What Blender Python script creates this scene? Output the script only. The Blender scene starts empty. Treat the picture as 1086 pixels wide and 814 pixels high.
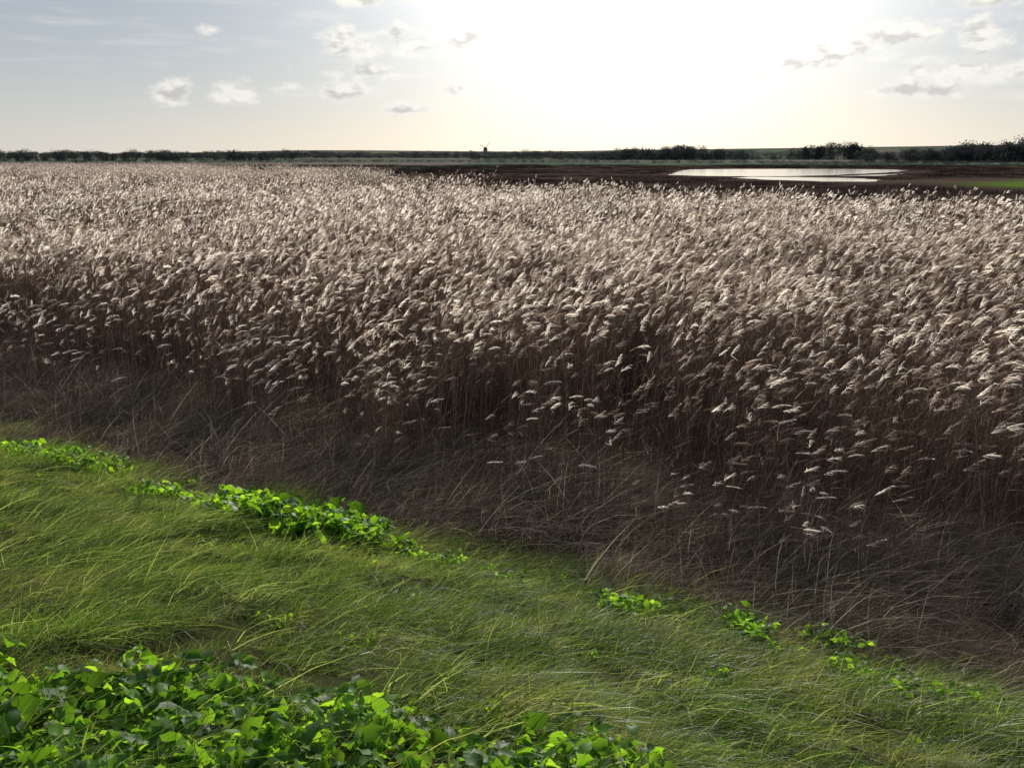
import bpy, math, numpy as np
from mathutils import Vector, Matrix, Euler, Quaternion
rng = np.random.default_rng(7)
scene = bpy.context.scene
scene.view_settings.view_transform='Standard'
scene.view_settings.look='None'
scene.view_settings.exposure=0
scene.view_settings.gamma=1
EYE=4.6
SUN_AZ=math.radians(8.0); SUN_EL=math.radians(22.0)
SUN=Vector((math.sin(SUN_AZ)*math.cos(SUN_EL), math.cos(SUN_AZ)*math.cos(SUN_EL), math.sin(SUN_EL)))
NX,NY=0.48,0.877     # direction from the bank to the marsh

# ------------------------------------------------------------ node helpers
class G:
    def __init__(s,nt): s.nt=nt
    def n(s,t,**k):
        nd=s.nt.nodes.new(t)
        for a,b in k.items(): setattr(nd,a,b)
        return nd
    def put(s,sock,v):
        if v is None: return
        if isinstance(v,bpy.types.NodeSocket): s.nt.links.new(v,sock)
        else: sock.default_value=v
    def m(s,op,a,b=None,c=None,clamp=False):
        nd=s.n('ShaderNodeMath',operation=op,use_clamp=clamp)
        s.put(nd.inputs[0],a); s.put(nd.inputs[1],b); s.put(nd.inputs[2],c)
        return nd.outputs[0]
    def vm(s,op,a,b=None,out=0):
        nd=s.n('ShaderNodeVectorMath',operation=op)
        s.put(nd.inputs[0],a); s.put(nd.inputs[1],b)
        return nd.outputs[out]
    def mix(s,f,a,b,blend='MIX'):
        nd=s.n('ShaderNodeMix',data_type='RGBA',blend_type=blend)
        s.put(nd.inputs[0],f); s.put(nd.inputs[6],a); s.put(nd.inputs[7],b)
        return nd.outputs[2]
    def noise(s,vec,scale,detail=3,rough=.55):
        nd=s.n('ShaderNodeTexNoise')
        if vec is not None: s.put(nd.inputs['Vector'],vec)
        nd.inputs['Scale'].default_value=scale; nd.inputs['Detail'].default_value=detail
        nd.inputs['Roughness'].default_value=rough
        return nd.outputs[0]
    def ss(s,v,a,b,c=0.,d=1.):
        nd=s.n('ShaderNodeMapRange',interpolation_type='SMOOTHSTEP')
        s.put(nd.inputs[0],v); nd.inputs[1].default_value=a; nd.inputs[2].default_value=b
        nd.inputs[3].default_value=c; nd.inputs[4].default_value=d
        return nd.outputs[0]
def C(r,g,b): return (r,g,b,1.)
def newmat(name):
    m=bpy.data.materials.new(name); m.use_nodes=True
    m.node_tree.nodes.clear()
    return m,G(m.node_tree)

def plant_mat(name,base,tip,alt,transl=.45,rough=.5,spec=.3,patch=None,pscale=.15,tcol=None,gloss=True,pr=(.42,.64,.8),av_rng=(.55,1.,.85)):
    m,g=newmat(name)
    out=g.n('ShaderNodeOutputMaterial')
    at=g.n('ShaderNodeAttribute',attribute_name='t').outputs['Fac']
    av=g.n('ShaderNodeAttribute',attribute_name='v').outputs['Fac']
    rnd=g.m('FRACT',g.m('ADD',g.n('ShaderNodeObjectInfo').outputs['Random'],g.n('ShaderNodeAttribute',attribute_name='rnd').outputs['Fac']))
    pos=g.n('ShaderNodeNewGeometry').outputs['Position']
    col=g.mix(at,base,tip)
    if patch is not None:
        nz=g.noise(pos,pscale,2,.6)
        col=g.mix(g.ss(nz,pr[0],pr[1],0,pr[2]),col,patch)
    col=g.mix(g.ss(av,av_rng[0],av_rng[1],0,av_rng[2]),col,alt)
    br=g.m('ADD',g.m('MULTIPLY',rnd,.35),g.m('MULTIPLY_ADD',av,.55,.55))
    vs=g.n('ShaderNodeVectorMath',operation='SCALE'); g.put(vs.inputs[0],col); g.put(vs.inputs[3],br)
    col=vs.outputs[0]
    if gloss:
        p=g.n('ShaderNodeBsdfPrincipled'); g.put(p.inputs['Base Color'],col)
        p.inputs['Roughness'].default_value=rough; p.inputs['Specular IOR Level'].default_value=spec
    else:
        p=g.n('ShaderNodeBsdfDiffuse'); g.put(p.inputs[0],col)
    if transl<=0:
        g.put(out.inputs[0],p.outputs[0]); return m
    tr=g.n('ShaderNodeBsdfTranslucent')
    tc=g.mix(1.,col,tcol if tcol else C(1,1,1),'MULTIPLY')
    g.put(tr.inputs[0],tc)
    mx=g.n('ShaderNodeMixShader'); mx.inputs[0].default_value=transl
    g.put(mx.inputs[1],p.outputs[0]); g.put(mx.inputs[2],tr.outputs[0]); g.put(out.inputs[0],mx.outputs[0])
    return m

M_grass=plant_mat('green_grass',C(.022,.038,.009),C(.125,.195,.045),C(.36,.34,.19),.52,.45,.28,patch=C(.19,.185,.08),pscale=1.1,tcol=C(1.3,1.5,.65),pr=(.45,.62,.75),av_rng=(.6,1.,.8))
M_leaf=plant_mat('alexanders_leaf',C(.05,.12,.02),C(.07,.16,.03),C(.12,.22,.04),.6,.5,.25,tcol=C(3.2,2.8,.6))
M_weed_st=plant_mat('leaf_stalk',C(.07,.10,.03),C(.09,.14,.04),C(.14,.15,.06),0,gloss=False)
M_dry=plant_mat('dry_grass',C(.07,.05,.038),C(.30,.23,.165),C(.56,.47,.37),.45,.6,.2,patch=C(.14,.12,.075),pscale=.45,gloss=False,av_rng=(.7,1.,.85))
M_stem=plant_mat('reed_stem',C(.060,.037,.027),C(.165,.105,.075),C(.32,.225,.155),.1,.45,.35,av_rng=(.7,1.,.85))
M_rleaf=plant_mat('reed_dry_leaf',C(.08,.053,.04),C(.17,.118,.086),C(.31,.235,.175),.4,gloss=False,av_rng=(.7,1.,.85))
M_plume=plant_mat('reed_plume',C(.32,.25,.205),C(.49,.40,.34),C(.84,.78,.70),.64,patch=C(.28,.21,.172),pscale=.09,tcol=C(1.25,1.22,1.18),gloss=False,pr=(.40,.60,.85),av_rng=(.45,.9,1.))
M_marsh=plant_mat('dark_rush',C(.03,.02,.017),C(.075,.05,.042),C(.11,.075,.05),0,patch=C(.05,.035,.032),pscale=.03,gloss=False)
M_tree=plant_mat('haze_tinted_foliage',C(.065,.07,.07),C(.092,.098,.092),C(.125,.118,.11),.12,gloss=False)  # foliage greyed and lightened: distance haze is painted into the colour

# ------------------------------------------------------------ mesh helpers
class MB:
    def __init__(s): s.V=[];s.F=[];s.v=[];s.t=[];s.mi=[];s.n=0
    def add(s,V,F,v,t,mi):
        s.V.append(V);s.F.append(F+s.n);s.v.append(v);s.t.append(t);s.mi.append(np.full(len(F),mi,int)); s.n+=len(V)
    def build(s,name,mats):
        V=np.concatenate(s.V);F=np.concatenate(s.F)
        me=bpy.data.meshes.new(name)
        me.vertices.add(len(V)); me.vertices.foreach_set('co',V.astype(np.float32).ravel())
        me.loops.add(F.size); me.loops.foreach_set('vertex_index',F.astype(np.int32).ravel())
        me.polygons.add(len(F)); me.polygons.foreach_set('loop_start',np.arange(0,F.size,4,dtype=np.int32))
        try: me.polygons.foreach_set('loop_total',np.full(len(F),4,dtype=np.int32))
        except Exception: pass
        me.polygons.foreach_set('material_index',np.concatenate(s.mi).astype(np.int32))
        a=me.attributes.new('v','FLOAT','POINT'); a.data.foreach_set('value',np.concatenate(s.v).astype(np.float32))
        a=me.attributes.new('t','FLOAT','POINT'); a.data.foreach_set('value',np.concatenate(s.t).astype(np.float32))
        for m in mats: me.materials.append(m)
        me.update(calc_edges=True); me.validate()
        return me
def unit(a): return a/np.maximum(np.linalg.norm(a,axis=-1,keepdims=True),1e-9)
def strips(mb,P,D,L,W,B,segs,mi,v=None,t0=0.,t1=1.,S=None,power=.7,bulge=False):
    n=len(P); L=np.broadcast_to(L,(n,)); W=np.broadcast_to(W,(n,)); B=np.broadcast_to(B,(n,3)); D=np.broadcast_to(D,(n,3))
    if S is None:
        S=np.cross(D,rng.normal(size=(n,3))); S=unit(S)
    t=np.linspace(0,1,segs+1)
    c=P[:,None]+L[:,None,None]*(D[:,None]*t[None,:,None]+B[:,None]*(t**2)[None,:,None])
    prof=np.maximum((1-t)**power,.06)
    w=W[:,None]*prof[None]*.5
    V=np.stack([c-S[:,None]*w[...,None],c+S[:,None]*w[...,None]],2).reshape(-1,3)
    k=np.arange(segs); base=(np.arange(n)*(segs+1)*2)[:,None]+(k*2)[None]
    F=np.stack([base,base+1,base+3,base+2],-1).reshape(-1,4)
    vv=rng.random(n) if v is None else v
    mb.add(V,F,np.repeat(vv,(segs+1)*2),np.tile(np.repeat(t0+(t1-t0)*t,2),n),mi)
    return c

def disc(n,r):
    a=rng.random(n)*2*np.pi; q=np.sqrt(rng.random(n))*r
    return np.stack([q*np.cos(a),q*np.sin(a),np.zeros(n)],-1)
WIND=np.array([.93,-.25,0.])

def reed_tile(n,r,detail,hm=2.1):
    mb=MB(); P=disc(n,r)
    h=hm*(1+rng.normal(size=n)*.11); h*=np.where(rng.random(n)<.30,.5+.4*rng.random(n),1)
    lean=rng.normal(size=(n,3))*.09; lean[:,2]=1; lean+=WIND*.01
    D=lean; B=WIND*(.02+rng.random(n)[:,None]*.11)+rng.normal(size=(n,3))*[.05,.05,0]
    v=rng.random(n)
    seg={0:3,1:2,2:1}[detail]
    ws={0:.0065,1:.010,2:.02}[detail]
    strips(mb,P,D,h,ws,B,seg,0,v,S=np.tile([[1.,0,0]],(n,1)),power=.3)
    top=P+h[:,None]*(D+B)
    tan=unit(D+2*B)
    for k in range({0:4,1:2,2:1}[detail]):
        s=.12+.78*rng.random(n); q=P+h[:,None]*(D*s[:,None]+B*(s**2)[:,None])
        out=rng.normal(size=(n,3))*[.4,.4,0]+WIND*.3
        d=unit(out+np.array([0,0,.9])); b=WIND*.2+np.array([0,0,-1.])*(.1+.8*rng.random(n)[:,None])
        strips(mb,q,d,.2+.28*rng.random(n),{0:.011,1:.018,2:.04}[detail],b,{0:2,1:1,2:1}[detail],1,t0=.2,t1=.8)
    keep=np.where(rng.random(n)<{0:.52,1:.60,2:.75}[detail])[0]; m=len(keep)
    T=top[keep]; tn=tan[keep]; pl=.16+.13*rng.random(m); dr=rng.random(m)[:,None]**2.2
    rD=unit(tn*.8+WIND*(.05+.55*rng.random((m,1)))+rng.normal(size=(m,3))*.22); rB=WIND*(.1+.35*dr)+np.array([0,0,-1.])*(.0+.6*dr)
    ns={0:26,1:8,2:4}[detail]; W={0:.0078,1:.02,2:.045}[detail]
    vv=rng.random(m); fl=.5+.9*rng.random(m)        # fluffiness
    for k in range(ns):
        s=(k+.5*rng.random(m))/ns
        s3=s[:,None]
        q=T+pl[:,None]*(rD*s3+rB*s3**2)
        tg=unit(rD+2*rB*s3)
        d=unit(tg+rng.normal(size=(m,3))*.36*fl[:,None]+WIND*.22+np.array([0,0,-.06]))
        L=(.12 if detail==0 else .15)*(1.05-.75*s)*(.6+.7*rng.random(m))
        strips(mb,q,d,L,W,np.array([0,0,-.25])+WIND*.15,1,2,np.clip(vv+rng.normal(size=m)*.12,0,1),t0=.2,power=.45)
    return mb
def grass_tile(n,r,hm,w,comb,mi=0,segs=3,flat=.3,jit=.32):
    mb=MB(); P=disc(n,r)
    h=hm*(.35+1.1*rng.random(n)**1.3)
    D=rng.normal(size=(n,3))*jit; D[:,2]=1; D+=WIND*comb*.6; D=unit(D)
    B=WIND*comb*(.2+.9*rng.random(n)[:,None])+rng.normal(size=(n,3))*.18+np.array([0,0,-1.])*(flat*(.3+1.2*rng.random(n)[:,None]))
    P[:,2]-=.03
    strips(mb,P,D,h,w*(.6+.8*rng.random(n)),B,segs,0)
    return mb

def leaflet(mb,P,fwd,up,L,v,mi=0):
    ts=np.array([0,.16,.38,.62,.84,1.0]); ws=np.array([.03,.34,.48,.38,.20,.015])*.9
    side=np.cross(fwd,up); side/=np.linalg.norm(side)+1e-9
    fold=.15+.3*rng.random(); curl=.15+.4*rng.random(); tw=rng.normal()*.25
    V=[]
    for i,(t,w) in enumerate(zip(ts,ws)):
        c=P+L*(fwd*t - up*curl*t*t)
        jag=1+(.15 if i%2 else -.13)
        e=up*(fold*w+.05*rng.normal())
        V+= [c-side*w*L*jag+e*L+up*tw*w*L*t, c, c+side*w*L*jag+e*L-up*tw*w*L*t]
    V=np.array(V); F=[]
    for i in range(len(ts)-1):
        a=i*3; F+=[[a,a+1,a+4,a+3],[a+1,a+2,a+5,a+4]]
    mb.add(V,np.array(F),np.full(len(V),v),np.repeat(ts,3),mi)
def alex_tile(stalks,h,leaf):
    mb=MB(); Z=np.array([0,0,1.])
    for i in range(stalks):
        a=rng.random()*2*np.pi; rad=np.array([math.cos(a),math.sin(a),0]); sp=.15+1.0*rng.random()
        D=unit(rad*sp+Z+WIND*.15); L=h*(.35+.8*rng.random()); B=rad*.2-Z*.12
        strips(mb,np.zeros((1,3)),D[None],L,.005,B,2,1,S=np.array([[-rad[1],rad[0],0]]),power=.2)
        v=rng.random()
        for s,ml in ((1.,3),(.72,2)):
            q=L*(D*s+B*s*s)
            f0=unit(D*.5+rad*.8+rng.normal(size=3)*.4)
            u=unit(Z*.8+rng.normal(size=3)*.5+np.array([0,.35,0])); u=unit(u-f0*np.dot(u,f0)); sd=np.cross(f0,u)
            dirs=[f0,unit(f0*.35+sd),unit(f0*.35-sd)] if ml==3 else [unit(f0*.5+sd),unit(f0*.5-sd)]
            for d in dirs:
                ln=leaf*(.5+.85*rng.random())
                leaflet(mb,q+d*.008,d,unit(u+rng.normal(size=3)*.35),ln,np.clip(v+rng.normal()*.2,0,1))
    return mb

# ------------------------------------------------------------ terrain function
def vnoise(x,y,s,seed=0):
    r=np.random.default_rng(seed); o=0
    for i in range(7):
        a=r.random()*6.28; f=s*(.6+1.6*r.random()); o=o+np.sin((x*math.cos(a)+y*math.sin(a))*f+r.random()*6.28)
    return o/3.5
def bump(x,y,cx,cy,rx,ry,h): return h*np.exp(-((x-cx)/rx)**2-((y-cy)/ry)**2)
def H(x,y):
    x=np.asarray(x,float);y=np.asarray(y,float)
    d=x*NX+y*NY
    s=(7.8-d)*.38
    z=.22*np.logaddexp(0,np.clip(s/.22,-50,50))
    z=2.95-.18*np.logaddexp(0,np.clip((2.95-z)/.18,-50,200))
    back=np.clip((-d-3)*.38,0,3); z=z-back
    bank=np.clip(s*1.2,0,1)
    z=z+bank*(.06*vnoise(x,y,1.6,3)+.05*vnoise(x,y,4.5,4))
    far=np.clip((y-1200)/1500,0,1); far=far*far*(3-2*far)
    hills=bump(x,y,-700,4200,900,900,26)+bump(x,y,-2600,4600,1200,900,12)+bump(x,y,1900,3600,1300,900,40)+bump(x,y,700,4300,500,700,16)+bump(x,y,3200,2900,900,800,44)
    z=z+far*(hills+2.0*vnoise(x,y,.004,8))
    return z
def normal(x,y):
    e=.15; gx=(H(x+e,y)-H(x-e,y))/(2*e); gy=(H(x,y+e)-H(x,y-e))/(2*e)
    return np.stack([-gx,-gy,np.ones_like(gx)],-1)

# ------------------------------------------------------------ ground sheet
gs=np.geomspace(16.6,7000,75)
xs=np.concatenate([-gs[::-1],np.linspace(-16,16,215),gs])
ys=np.concatenate([[-400,-150,-70,-40,-25],np.linspace(-16,18,220),np.geomspace(18.5,9500,120)])
X,Y=np.meshgrid(xs,ys); Z=H(X,Y)
nx,ny=len(xs),len(ys)
i=np.arange(nx-1)[None]+np.arange(ny-1)[:,None]*nx
F=np.stack([i,i+1,i+nx+1,i+nx],-1).reshape(-1,4)
mb=MB(); mb.add(np.stack([X,Y,Z],-1).reshape(-1,3),F,np.zeros(X.size),np.zeros(X.size),0)
mg,g=newmat('marsh_ground')
out=g.n('ShaderNodeOutputMaterial'); pos=g.n('ShaderNodeNewGeometry').outputs['Position']
sx=g.n('ShaderNodeSeparateXYZ'); g.put(sx.inputs[0],pos); px,py=sx.outputs[0],sx.outputs[1]
d=g.m('ADD',g.m('MULTIPLY',px,NX),g.m('MULTIPLY',py,NY))
n1=g.noise(pos,6.,5); n2=g.noise(pos,.9,3)
bank=g.mix(n1,C(.018,.022,.008),C(.055,.055,.024))
mud=g.mix(n1,C(.025,.018,.012),C(.085,.06,.04))
near=g.mix(g.ss(g.m('ADD',d,g.m('MULTIPLY',n2,1.2)),7.7,8.7),bank,mud)
str_=g.vm('MULTIPLY',pos,(.25,1.,1.))
nf=g.noise(str_,.035,5,.6); nb=g.noise(str_,.006,3,.5)
marsh=g.mix(g.ss(nf,.35,.65),C(.035,.024,.020),C(.095,.066,.052))
vor=g.n('ShaderNodeTexVoronoi'); g.put(vor.inputs['Vector'],g.vm('MULTIPLY',pos,(.0022,.0045,0.))); vor.inputs['Scale'].default_value=1.
sc=g.n('ShaderNodeSeparateColor'); g.put(sc.inputs[0],vor.outputs['Color'])
field=g.mix(g.ss(sc.outputs[0],.3,.7),C(.10,.13,.085),C(.18,.155,.125))
field=g.mix(g.ss(sc.outputs[1],.6,.8,0,.7),field,C(.09,.09,.08))
farc=g.mix(g.ss(g.m('ADD',py,g.m('MULTIPLY',nb,300.)),420,640),marsh,field)
gx=g.m('DIVIDE',g.m('SUBTRACT',px,118.),48.); gy=g.m('DIVIDE',g.m('SUBTRACT',py,138.),42.)
rr=g.m('SQRT',g.m('ADD',g.m('MULTIPLY',gx,gx),g.m('MULTIPLY',gy,gy)))
gm=g.ss(g.m('ADD',rr,g.m('MULTIPLY',g.m('SUBTRACT',nf,.5),1.8)),.7,1.1,1,0)
farc=g.mix(gm,farc,g.mix(n2,C(.07,.125,.022),C(.13,.20,.035)))
col=g.mix(g.ss(py,40,60),near,farc)
p=g.n('ShaderNodeBsdfDiffuse'); g.put(p.inputs[0],col)
bp=g.n('ShaderNodeBump'); bp.inputs['Strength'].default_value=.6; bp.inputs['Distance'].default_value=.05; g.put(bp.inputs['Height'],n1); g.put(p.inputs['Normal'],bp.outputs[0])
g.put(out.inputs[0],p.outputs[0])
me=mb.build('ground',[mg]); me.polygons.foreach_set('use_smooth',np.ones(len(me.polygons),bool))
ground=bpy.data.objects.new('ground',me); scene.collection.objects.link(ground)

# ------------------------------------------------------------ scatter
def scatter(name,protos,P,eul,scl,coll=None,realize=False):
    me=bpy.data.meshes.new(name); n=len(P)
    me.vertices.add(n); me.vertices.foreach_set('co',P.astype(np.float32).ravel())
    a=me.attributes.new('rot','FLOAT_VECTOR','POINT'); a.data.foreach_set('vector',eul.astype(np.float32).ravel())
    a=me.attributes.new('scl','FLOAT_VECTOR','POINT'); a.data.foreach_set('vector',scl.astype(np.float32).ravel())
    a=me.attributes.new('idx','INT','POINT'); a.data.foreach_set('value',rng.integers(0,100,n).astype(np.int32))
    if realize:
        a=me.attributes.new('rnd','FLOAT','POINT'); a.data.foreach_set('value',rng.random(n).astype(np.float32))
    ob=bpy.data.objects.new(name,me); scene.collection.objects.link(ob)
    if coll is None:
        coll=bpy.data.collections.new(name+'_parts')
        for k,pm in enumerate(protos):
            o=bpy.data.objects.new('tuft_%d'%(k+1),pm); coll.objects.link(o); o.parent=ob
    ng=bpy.data.node_groups.new(name+'_scatter','GeometryNodeTree')
    ng.interface.new_socket('Geometry',in_out='INPUT',socket_type='NodeSocketGeometry')
    ng.interface.new_socket('Geometry',in_out='OUTPUT',socket_type='NodeSocketGeometry')
    N=ng.nodes; Lk=ng.links
    gi=N.new('NodeGroupInput'); go=N.new('NodeGroupOutput')
    ci=N.new('GeometryNodeCollectionInfo'); ci.inputs[0].default_value=coll; ci.inputs['Separate Children'].default_value=True
    iop=N.new('GeometryNodeInstanceOnPoints'); iop.inputs['Pick Instance'].default_value=True
    def at(nm,tp):
        q=N.new('GeometryNodeInputNamedAttribute'); q.data_type=tp; q.inputs[0].default_value=nm; return q.outputs[0]
    e2r=N.new('FunctionNodeEulerToRotation')
    Lk.new(at('rot','FLOAT_VECTOR'),e2r.inputs[0])
    Lk.new(gi.outputs[0],iop.inputs['Points']); Lk.new(ci.outputs[0],iop.inputs['Instance'])
    Lk.new(at('idx','INT'),iop.inputs['Instance Index']); Lk.new(e2r.outputs[0],iop.inputs['Rotation'])
    Lk.new(at('scl','FLOAT_VECTOR'),iop.inputs['Scale'])
    if realize:
        rz=N.new('GeometryNodeRealizeInstances'); Lk.new(iop.outputs[0],rz.inputs[0])
        src=rz.outputs[0]
        for nm in ('rot','scl','idx'):
            ra=N.new('GeometryNodeRemoveAttribute'); ra.inputs['Name'].default_value=nm
            Lk.new(src,ra.inputs[0]); src=ra.outputs[0]
        Lk.new(src,go.inputs[0])
    else: Lk.new(iop.outputs[0],go.inputs[0])
    md=ob.modifiers.new('scatter','NODES'); md.node_group=ng
    print(name,n)
    return ob,coll
def yaw_eul(n,a): e=np.zeros((n,3)); e[:,2]=rng.normal(size=n)*a; return e
def slope_eul(x,y,yaw):
    N_=normal(x,y); E=[]
    for nn,w in zip(N_,yaw):
        q=Vector((0,0,1)).rotation_difference(Vector(nn))@Quaternion((0,0,1),w)
        E.append(q.to_euler())
    return np.array([[e.x,e.y,e.z] for e in E])
def in_poly(x,y,poly):
    poly=np.array(poly); r=np.zeros(len(x),bool); j=len(poly)-1
    for i in range(len(poly)):
        xi,yi=poly[i];xj,yj=poly[j]
        c=((yi>y)!=(yj>y))&(x<(xj-xi)*(y-yi)/(yj-yi+1e-12)+xi); r^=c; j=i
    return r
def wedge(n,y0,y1,marg=4,k=.64):
    y=np.sqrt(y0*y0+(y1*y1-y0*y0)*rng.random(n)); x=(rng.random(n)*2-1)*(y*k+marg); return x,y

# --- reed bed
BACK=[(-400,-5),(-400,240),(-170,240),(-95,225),(-50,190),(-26,150),(-14,112),(-7,92),(2,74),(9,59),(17,50),(28,44),(60,41),(60,-60),(-100,-60)]
def reed_ok(x,y,jit=1.):
    d=x*NX+y*NY
    w=vnoise(x,y,.25,11)*jit*.02
    pr=np.clip((d-8.4)/3.0,0,1)**1.2*np.clip(1.15+.55*vnoise(x,y,.8,13),.25,1)
    pr=np.where(d>16,1,pr)
    return in_poly(x*(1+w),y*(1+w),BACK)&(d>8.7+.8*vnoise(x,y,.9,12))&(rng.random(len(x))<pr+.08)
def reed_scale(x,y):
    d=x*NX+y*NY
    f=.45+.55*np.clip((d-8.8)/3.4+.12*vnoise(x,y,1.1,14),0,1)
    hgt=f*(1+.10*vnoise(x,y,.45,21)+.08*vnoise(x,y,.12,22)+rng.normal(size=len(x))*.07)
    return hgt
reed_mats=[M_stem,M_rleaf,M_plume]
protoA=[reed_tile(28,.6,0).build('reed_near',reed_mats) for _ in range(9)]
protoB=[reed_tile(42,1.05,1).build('reed_mid',reed_mats) for _ in range(6)]
protoC=[reed_tile(100,2.3,2).build('reed_far',reed_mats) for _ in range(5)]
def reeds(name,protos,x,y,child=None,realize=False):
    k=reed_ok(x,y); x=x[k];y=y[k]; n=len(x); h=reed_scale(x,y)
    P=np.stack([x,y,H(x,y)-.02],-1); s=np.stack([.9+.2*rng.random(n)]*2+[h],-1)
    ob,_=scatter(name,protos,P,yaw_eul(n,.55),s,None,realize)
    if child: ob.parent=child
    return ob
root=bpy.data.objects.new('reed_bed',None); scene.collection.objects.link(root)
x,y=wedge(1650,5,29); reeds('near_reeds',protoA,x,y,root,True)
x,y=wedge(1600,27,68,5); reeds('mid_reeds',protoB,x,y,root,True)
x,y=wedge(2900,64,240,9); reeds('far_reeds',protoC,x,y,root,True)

# --- dry grass fringe: long flattened dead grass along the wet ditch
def edge(x,y): return 8.0-.13*np.maximum(x+1.5,0)      # where green turf gives way to dead grass
dryp=[grass_tile(170,.45,.60,.0065,.8,segs=3,flat=.65,jit=.45).build('dry_tuft',[M_dry]) for _ in range(7)]
n=1750; x=rng.random(n)*30-18; dd=6.2+5.1*rng.random(n)**1.0; y=(dd-x*NX)/NY
ed=edge(x,y)
k=(y>1)&(dd>ed-.3+.6*vnoise(x,y,1.1,31)+.35*rng.normal(size=n))&(np.abs(x)<y*.64+1.2); x=x[k];y=y[k];n=len(x); ed=ed[k]
sc=.7+.5*rng.random(n)+.35*vnoise(x,y,1.3,32)
dd=x*NX+y*NY; sc=np.maximum(sc,.3)*np.clip((dd-ed+1.)/1.3,.5,1)
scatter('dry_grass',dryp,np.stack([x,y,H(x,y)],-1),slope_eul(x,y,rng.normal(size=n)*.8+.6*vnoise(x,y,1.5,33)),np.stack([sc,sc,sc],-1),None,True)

# --- green grass on the bank
gp=[grass_tile(340,.32,.25,.0052,.8,segs=3,flat=.5,jit=.42).build('grass_tuft',[M_grass]) for _ in range(9)]
n=4300; x=rng.random(n)*30-19; dd=-.5+9.0*rng.random(n); y=(dd-x*NX)/NY
hol=vnoise(x,y,3.4,43)
k=(y>1.2)&(np.abs(x)<y*.64+1.0)&(dd<edge(x,y)+.5*vnoise(x,y,1.1,31))&((hol>-.7)|(rng.random(n)<.65)); x=x[k];y=y[k];n=len(x)
sc=np.clip(.78+.42*vnoise(x,y,2.6,41)+.3*rng.normal(size=n),.38,1.8)
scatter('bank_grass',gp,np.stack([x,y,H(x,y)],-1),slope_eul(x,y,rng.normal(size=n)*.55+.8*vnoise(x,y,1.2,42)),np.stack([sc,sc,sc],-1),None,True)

# --- alexanders (broad-leaved plants)
ap=[alex_tile(11,.23,.054).build('alexanders_rosette',[M_leaf,M_weed_st]) for _ in range(9)]
def blobpts(cx,cy,ax,ay,n,rot=0.):
    p=disc(n,1.)*[ax,ay,0]; p=p*(.6+.8*rng.random((n,1))); c,s=math.cos(rot),math.sin(rot)
    return cx+p[:,0]*c-p[:,1]*s, cy+p[:,0]*s+p[:,1]*c
alcoll=None
def plants(x,y,s):
    global alcoll
    n=len(x); sc=s*(.5+.8*rng.random(n))
    ob,alcoll=scatter('alexanders_plant',ap,np.stack([x,y,H(x,y)-.02],-1),slope_eul(x,y,rng.random(n)*6.28),np.stack([sc,sc,sc],-1),alcoll)
poly=[(-4.2,3.4),(-3,3.3),(-2.3,3.4),(-1.7,3.3),(-1.2,3.45),(-.6,3.5),(-.1,3.25),(.35,3.35),(.7,3.1),(.8,2.9),(.5,2.2),(-3,.8),(-4,1)]
x=rng.random(1200)*5.6-4.4; y=rng.random(1200)*3.0+1.0
k=in_poly(x+.15*vnoise(x,y,6,64),y+.2*vnoise(x,y,5,65),poly)&(vnoise(x,y,3.,61)>-.7); plants(x[k],y[k],1.)
A=-math.atan2(.48,.877)
x,y=blobpts(-2.5,8.7,1.05,.5,100,A); plants(x,y,1.5)
x,y=blobpts(-3.9,9.4,.8,.3,18,A); plants(x,y,1.0)
x,y=blobpts(-6.3,11.0,1.3,.35,42,A); plants(x,y,1.2)
x,y=blobpts(-.4,8.3,.8,.35,10,A); plants(x,y,.8)
x,y=blobpts(1.15,7.4,.35,.22,14,A); plants(x,y,1.)
x,y=blobpts(2.1,7.0,.2,.18,8,A); plants(x,y,1.05)
x,y=blobpts(3.0,6.9,.3,.25,6,A); plants(x,y,.9)
x,y=blobpts(2.8,5.9,.35,.25,12,A); plants(x,y,.9)
x,y=blobpts(3.5,5.5,.3,.2,8,A); plants(x,y,.85)
n=170; x=rng.random(n)*12-6; dd=7.6-4.4*rng.random(n)**1.5; y=(dd-x*NX)/NY; plants(x,y,.5)

# --- dark low marsh vegetation behind the reeds
LAG=[[(37,208),(44,198),(54,194),(64,197),(74,205),(84,217),(97,232),(110,250),(120,268),(124,284),(116,296),(96,301),(74,297),(58,288),(50,262),(43,232)],
     [(45,181),(50,167),(56,156),(63,155),(70,166),(69,180),(61,188),(52,190)],
     [(72,196),(84,200),(99,222),(88,212)]]
rp=[grass_tile(130,2.6,.45,.035,.4,segs=2,flat=.2).build('rush_tuft',[M_marsh]) for _ in range(5)]
x,y=wedge(6000,40,420,14,.66)
inl=np.zeros(len(x),bool)
for q in LAG:
    for off in (0,5,10,15):
        c=np.mean(q,0); qq=[(c[0]+(a-c[0])*1.06,c[1]+(b-c[1])*1.06-off) for a,b in q]; inl|=in_poly(x,y,qq)
gmask=((x-118)/55)**2+((y-138)/46)**2<1
k=~inl&~gmask&~in_poly(x,y,BACK); x=x[k];y=y[k];n=len(x)
sc=.7+.6*rng.random(n); hz=np.clip(1+.5*vnoise(x,y,.05,51),.3,2)
scatter('marsh_rushes',rp,np.stack([x,y,H(x,y)],-1),yaw_eul(n,1.),np.stack([sc,sc,sc*hz],-1))

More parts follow.
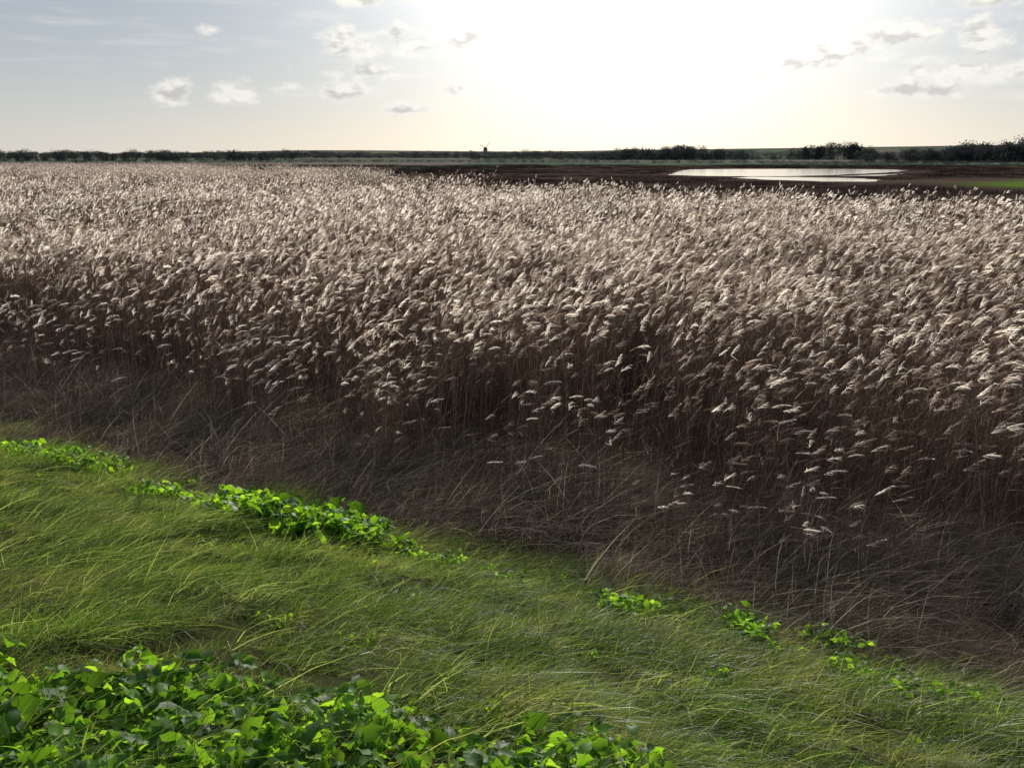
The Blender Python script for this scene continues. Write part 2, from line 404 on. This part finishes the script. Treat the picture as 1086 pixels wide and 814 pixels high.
# --- lagoon
mw,g=newmat('lagoon_water'); out=g.n('ShaderNodeOutputMaterial'); p=g.n('ShaderNodeBsdfPrincipled')
p.inputs['Base Color'].default_value=C(.03,.04,.045); p.inputs['Roughness'].default_value=.08; p.inputs['IOR'].default_value=1.33
bp=g.n('ShaderNodeBump'); bp.inputs['Strength'].default_value=.05; g.put(bp.inputs['Height'],g.noise(g.n('ShaderNodeNewGeometry').outputs['Position'],1.5,3)); g.put(p.inputs['Normal'],bp.outputs[0])
g.put(out.inputs[0],p.outputs[0])
for q in LAG:
    pts=[]; m=len(q)
    for a in range(m):
        for s in np.linspace(0,1,6)[:-1]:
            w0,w1=np.array(q[a]),np.array(q[(a+1)%m]); pts.append(w0*(1-s)+w1*s+rng.normal(size=2)*.5)
    me=bpy.data.meshes.new('lagoon_water'); me.from_pydata([(a,b,.06) for a,b in pts],[],[list(range(len(pts)))]); me.materials.append(mw)
    ob=bpy.data.objects.new('lagoon_water',me); scene.collection.objects.link(ob)

# ------------------------------------------------------------ distant trees
def tree(mb,x,y,h,w,dens=1.,bare=False):
    z0=float(H(x,y))
    strips(mb,np.array([[x,y,z0-.3]]),np.array([[0,0,1.]]),h*.75,h*.05,np.zeros(3),2,0,S=np.array([[1.,0,0]]),power=.6)
    m=6; d=unit(np.stack([rng.normal(size=m),rng.normal(size=m)*.5,np.abs(rng.normal(size=m))+.8],-1))
    strips(mb,np.tile([[x,y,z0+h*.3]],(m,1)),d,h*.5,h*.02,np.zeros(3),1,0)
    nc=int(10*dens)+3
    cc=rng.normal(size=(nc,3))*[w*.26,w*.26,0]+[x,y,z0]
    lo=.05 if not bare else .35
    cc[:,2]+=h*(lo+(.82-lo)*rng.random(nc))
    cc[:,0]=x+(cc[:,0]-x)*np.clip(1.25-(cc[:,2]-z0)/h,.3,1)
    q=30 if not bare else 22
    P=(cc[:,None]+rng.normal(size=(nc,q,3))*[w*.11,w*.11,h*.075]).reshape(-1,3)
    P[:,2]=np.maximum(P[:,2],z0+.1)
    v=np.repeat(rng.random(nc),q); sz=(.085 if not bare else .055)*h
    D=unit(rng.normal(size=P.shape))
    strips(mb,P,D,sz*(.7+.6*rng.random(len(P))),sz*.8,np.zeros(3),1,0,v,power=.3)
def treeline(name,items):
    mb=MB()
    for it in items: tree(mb,*it)
    me=mb.build(name,[M_tree]); o=bpy.data.objects.new(name,me); scene.collection.objects.link(o); return o
def line(x0,y0,x1,y1,n,h0,h1,wr=1.1,bare=.3,gap=0.,taper=False):
    L=[]
    for i in range(n):
        s=(i+rng.random())/n
        if gap and math.sin(s*23+x0)>1-gap*2: continue
        clump=.5+.5*math.sin(s*n*.21+x0)*math.sin(s*n*.067+y0)
        h=h0+(h1-h0)*(.35*rng.random()+.65*clump*rng.random()**.6)
        if taper: h*=.35+.65*math.sin(math.pi*min(max(s,0),1))**.5
        L.append((x0+(x1-x0)*s,y0+(y1-y0)*s+rng.normal()*8,h,h*wr*(.8+.5*rng.random()),1.,rng.random()<bare))
    return L
treeline('distant_trees',line(-470,640,-190,760,120,4.5,13))
treeline('hedgerow',line(-360,470,-60,560,110,1.6,3.2,2.4,0))
treeline('hedgerow',line(-900,1250,130,1350,240,6,16,1.9,.1))
treeline('hedgerow',line(-40,900,640,960,200,4,9.5,2.0,.1))
treeline('distant_trees',line(75,860,240,880,66,10,19,1.2,.2,0,True))
treeline('distant_trees',line(285,900,385,930,36,14,26,1.,.4,.1,True))
treeline('distant_trees',line(250,640,450,560,120,8,17,1.2,.25,.05,True))
treeline('distant_trees',line(285,610,560,560,110,13,26,1.1,.25,0,True))
treeline('hedgerow',line(120,400,420,430,140,1.3,3.4,2.4,0))
treeline('hedgerow',line(-60,560,300,470,150,1.2,2.8,2.6,0))
treeline('distant_trees',line(-1500,2300,1900,2500,260,8,20,2.2,.1))

# ------------------------------------------------------------ windmill
def simple(name,col,rough=.8):
    m,g=newmat(name); out=g.n('ShaderNodeOutputMaterial'); p=g.n('ShaderNodeBsdfPrincipled')
    nz=g.noise(g.n('ShaderNodeNewGeometry').outputs['Position'],2.,4)
    g.put(p.inputs['Base Color'],g.mix(nz,C(*[c*.75 for c in col]),C(*[c*1.2 for c in col]))); p.inputs['Roughness'].default_value=rough
    g.put(out.inputs[0],p.outputs[0]); return m
Mbrick=simple('brick',(.22,.13,.10)); Mroof=simple('clay_tile',(.13,.09,.08)); Mflint=simple('flint_wall',(.32,.30,.27)); Mwhite=simple('white_paint',(.75,.75,.72)); Mdark=simple('dark_glass',(.03,.035,.04),.2); Mtar=simple('tarred_brick',(.12,.115,.11))
def obj(name,V,F,mat,parent):
    me=bpy.data.meshes.new(name); me.from_pydata(V,[],F); me.materials.append(mat)
    o=bpy.data.objects.new(name,me); scene.collection.objects.link(o); o.parent=parent; return o
def box(name,c,s,mat,parent,rot=0):
    V=[(c[0]+a*s[0]/2,c[1]+b*s[1]/2,c[2]+d_*s[2]/2) for a in(-1,1) for b in(-1,1) for d_ in(-1,1)]
    return obj(name,V,[(0,1,3,2),(4,6,7,5),(0,4,5,1),(2,3,7,6),(0,2,6,4),(1,5,7,3)],mat,parent)
wm=bpy.data.objects.new('windmill',None); scene.collection.objects.link(wm)
wm.location=(-37,1230,float(H(-37,1230)))
def ring(zr,n=16): return [(r*math.cos(2*math.pi*i/n),r*math.sin(2*math.pi*i/n),z) for z,r in zr for i in range(n)]
def lathe(name,zr,mat,par,n=16):
    F=[(k*n+i,k*n+(i+1)%n,(k+1)*n+(i+1)%n,(k+1)*n+i) for k in range(len(zr)-1) for i in range(n)]
    return obj(name,ring(zr,n),F,mat,par)
lathe('tower',[(0,3.9),(6,3.2),(12.5,2.5)],Mtar,wm)
lathe('gallery',[(5.2,3.3),(5.2,4.6),(5.4,4.6),(5.4,3.2)],Mwhite,wm)
lathe('cap',[(12.5,2.8),(13.3,2.8),(14.4,2.2),(15.2,1.2),(15.6,.05)],Mtar,wm)
for zz in (3,7.5,10.5): box('window',(0,-3.6+zz*.1,zz),(.9,.3,1.3),Mwhite,wm)
for k in range(4):
    o=box('sail_%d'%(k+1),(0,0,4.6),(.3,.25,8.6),Mtar,wm); o.location=(0,-3.4,13.3); o.rotation_euler=(0,math.radians(30+90*k),0)
    V=[];F=[]
    for j in range(9):
        z=1.6+j*.85
        b=len(V); V+=[(.15,-.05,z),(1.7,-.05,z),(1.7,-.05,z+.25),(.15,-.05,z+.25)]; F.append((b,b+1,b+2,b+3))
    o2=obj('sail_lattice_%d'%(k+1),V,F,Mtar,wm); o2.location=o.location; o2.rotation_euler=o.rotation_euler

def house(x,y,w,dp,h,wall,yaw):
    r=bpy.data.objects.new('brick_house',None); scene.collection.objects.link(r); r.location=(x,y,float(H(x,y))); r.rotation_euler=(0,0,yaw)
    box('walls',(0,0,h/2),(w,dp,h),wall,r)
    e=.4; rh=dp*.45
    V=[(-w/2-e,-dp/2-e,h-.1),(w/2+e,-dp/2-e,h-.1),(w/2+e,dp/2+e,h-.1),(-w/2-e,dp/2+e,h-.1),(-w/2-e,0,h+rh),(w/2+e,0,h+rh)]
    obj('roof',V,[(0,1,5,4),(2,3,4,5),(0,4,3),(1,2,5),(0,3,2,1)],Mroof,r)
    box('chimney',(w*.35,0,h+rh),(.8,.8,1.8),Mbrick,r)
    for i in range(3):
        for j in range(2):
            box('window',(-w*.33+i*w*.33,-dp/2-.03,1.4+j*2.6),(1.1,.1,1.2),Mdark,r)
    box('door',(w*.17,-dp/2-.04,1.05),(.95,.12,2.1),Mwhite,r)
for (x,y,w,wall,yw) in [(-640,1180,13,Mflint,.2),(-575,1190,11,Mflint,-.1),(-520,1200,12,Mbrick,.1)]:
    house(x,y,w,7,5.2,wall,yw)

# ------------------------------------------------------------ sky
w=bpy.data.worlds.new('World'); scene.world=w; w.use_nodes=True; w.node_tree.nodes.clear(); g=G(w.node_tree)
out=g.n('ShaderNodeOutputWorld'); bg=g.n('ShaderNodeBackground'); bg.inputs[1].default_value=.1
sky=g.n('ShaderNodeTexSky',sky_type='NISHITA'); sky.sun_disc=False; sky.sun_elevation=SUN_EL; sky.sun_rotation=SUN_AZ
sky.air_density=1.; sky.dust_density=.8; sky.ozone_density=2.
dirv=g.vm('NORMALIZE',g.n('ShaderNodeTexCoord').outputs['Generated'])
sp=g.n('ShaderNodeSeparateXYZ'); g.put(sp.inputs[0],dirv)
az=g.m('MULTIPLY',g.m('ARCTAN2',sp.outputs[0],sp.outputs[1]),57.2958)
el=g.m('MULTIPLY',g.m('ARCSINE',sp.outputs[2]),57.2958)
sun=g.vm('DOT_PRODUCT',dirv,tuple(SUN),out=1)
ang=g.m('MULTIPLY',g.m('ARCCOSINE',g.m('MINIMUM',sun,.99999)),57.2958)
a1=g.m('MULTIPLY',g.m('EXPONENT',g.m('MULTIPLY',g.m('MULTIPLY',ang,ang),-1/195.)),20.)
a2=g.m('MULTIPLY',g.m('EXPONENT',g.m('MULTIPLY',ang,-1/16.)),4.)
aur=g.m('ADD',a1,a2)
comb=g.n('ShaderNodeCombineXYZ'); g.put(comb.inputs[0],az); g.put(comb.inputs[1],g.m('MULTIPLY',el,1.8))
ae=comb.outputs[0]
nz=g.noise(ae,.6,5,.55); nz2=g.noise(g.vm('ADD',ae,(.15,.8,0.)),.6,2,.5)
clouds=[(-20.6,3.7,1.8,.95),(-17,3.9,2.2,.95),(-9.8,7.0,2.6,1.35),(-6.4,6.9,2.6,1.1),(-3.2,7.0,2.6,1.1),(-9,5.1,3.8,.6),(-10.5,4.0,3.2,.85),(-6.5,2.9,2.8,.45),(-3.6,4.1,1.6,.6),
 (20,6.3,3.6,1.4),(23,6.8,3.2,1.3),(17.5,5.3,5.5,.7),(27,6.8,2.0,1.2),(27,4.9,4.8,1.0),(31,4.6,3.,1.3),(27,8.2,2.2,.6),(24,3.7,4.5,.6),(-18,7.2,1.0,.45),(-9,9.3,4,.6),
 (45,5,5,1.5),(-45,5,5,1.2)]
dm=None
for (a,e,wd,ht) in clouds:
    v=g.vm('MULTIPLY',g.vm('SUBTRACT',ae,(a,(e-.15*ht)*1.8,0.)),(1/wd,1/(ht*1.8),0.))
    l=g.vm('LENGTH',v,out=1)
    dm=l if dm is None else g.m('MINIMUM',dm,l)
dens=g.m('ADD',g.m('SUBTRACT',1.0,dm),g.m('MULTIPLY',g.m('SUBTRACT',nz,.5),3.0))
cov=g.ss(dens,.0,.8)
vn=g.noise(g.vm('MULTIPLY',ae,(.35,1.6,1.)),.35,3,.6)
veil=g.m('MULTIPLY',g.ss(vn,.48,.78,0,.35),g.ss(el,1.,4.))
shade=g.m('MULTIPLY',g.ss(g.m('SUBTRACT',nz2,nz),-.10,.12),g.ss(dens,.2,.7,0,.85))
hz=g.m('EXPONENT',g.m('MULTIPLY',g.m('ABSOLUTE',el),-1/6.))
haze=g.mix(hz,C(2.7,3.25,4.2),C(6.3,6.3,6.05))
base=g.mix(.84,sky.outputs[0],haze)
au=g.n('ShaderNodeVectorMath',operation='SCALE'); au.inputs[0].default_value=(1.,.96,.85); g.put(au.inputs[3],aur)
skyc=g.vm('ADD',base,au.outputs[0])
lit=g.vm('ADD',(8.6,8.4,7.9),g.vm('MULTIPLY',au.outputs[0],(.6,.6,.6))); drk=g.vm('ADD',(4.9,4.8,4.8),g.vm('MULTIPLY',au.outputs[0],(.55,.55,.55)))
cc=g.mix(shade,lit,drk)
skyc=g.mix(veil,skyc,lit)
skyc=g.mix(g.m('MULTIPLY',cov,.92),skyc,cc)
g.put(bg.inputs[0],skyc); g.put(out.inputs[0],bg.outputs[0])

sl=bpy.data.lights.new('sun','SUN'); sl.energy=5.; sl.angle=math.radians(.5); sl.color=(1.,.95,.86)
so=bpy.data.objects.new('sun',sl); so.rotation_euler=SUN.to_track_quat('Z','Y').to_euler(); scene.collection.objects.link(so)

cam=bpy.data.cameras.new('camera'); cam.sensor_width=36; cam.lens=30; cam.clip_end=20000; cam.clip_start=.05
co=bpy.data.objects.new('camera',cam); co.location=(0,0,EYE); co.rotation_euler=(math.radians(75),0,0)
scene.collection.objects.link(co); scene.camera=co
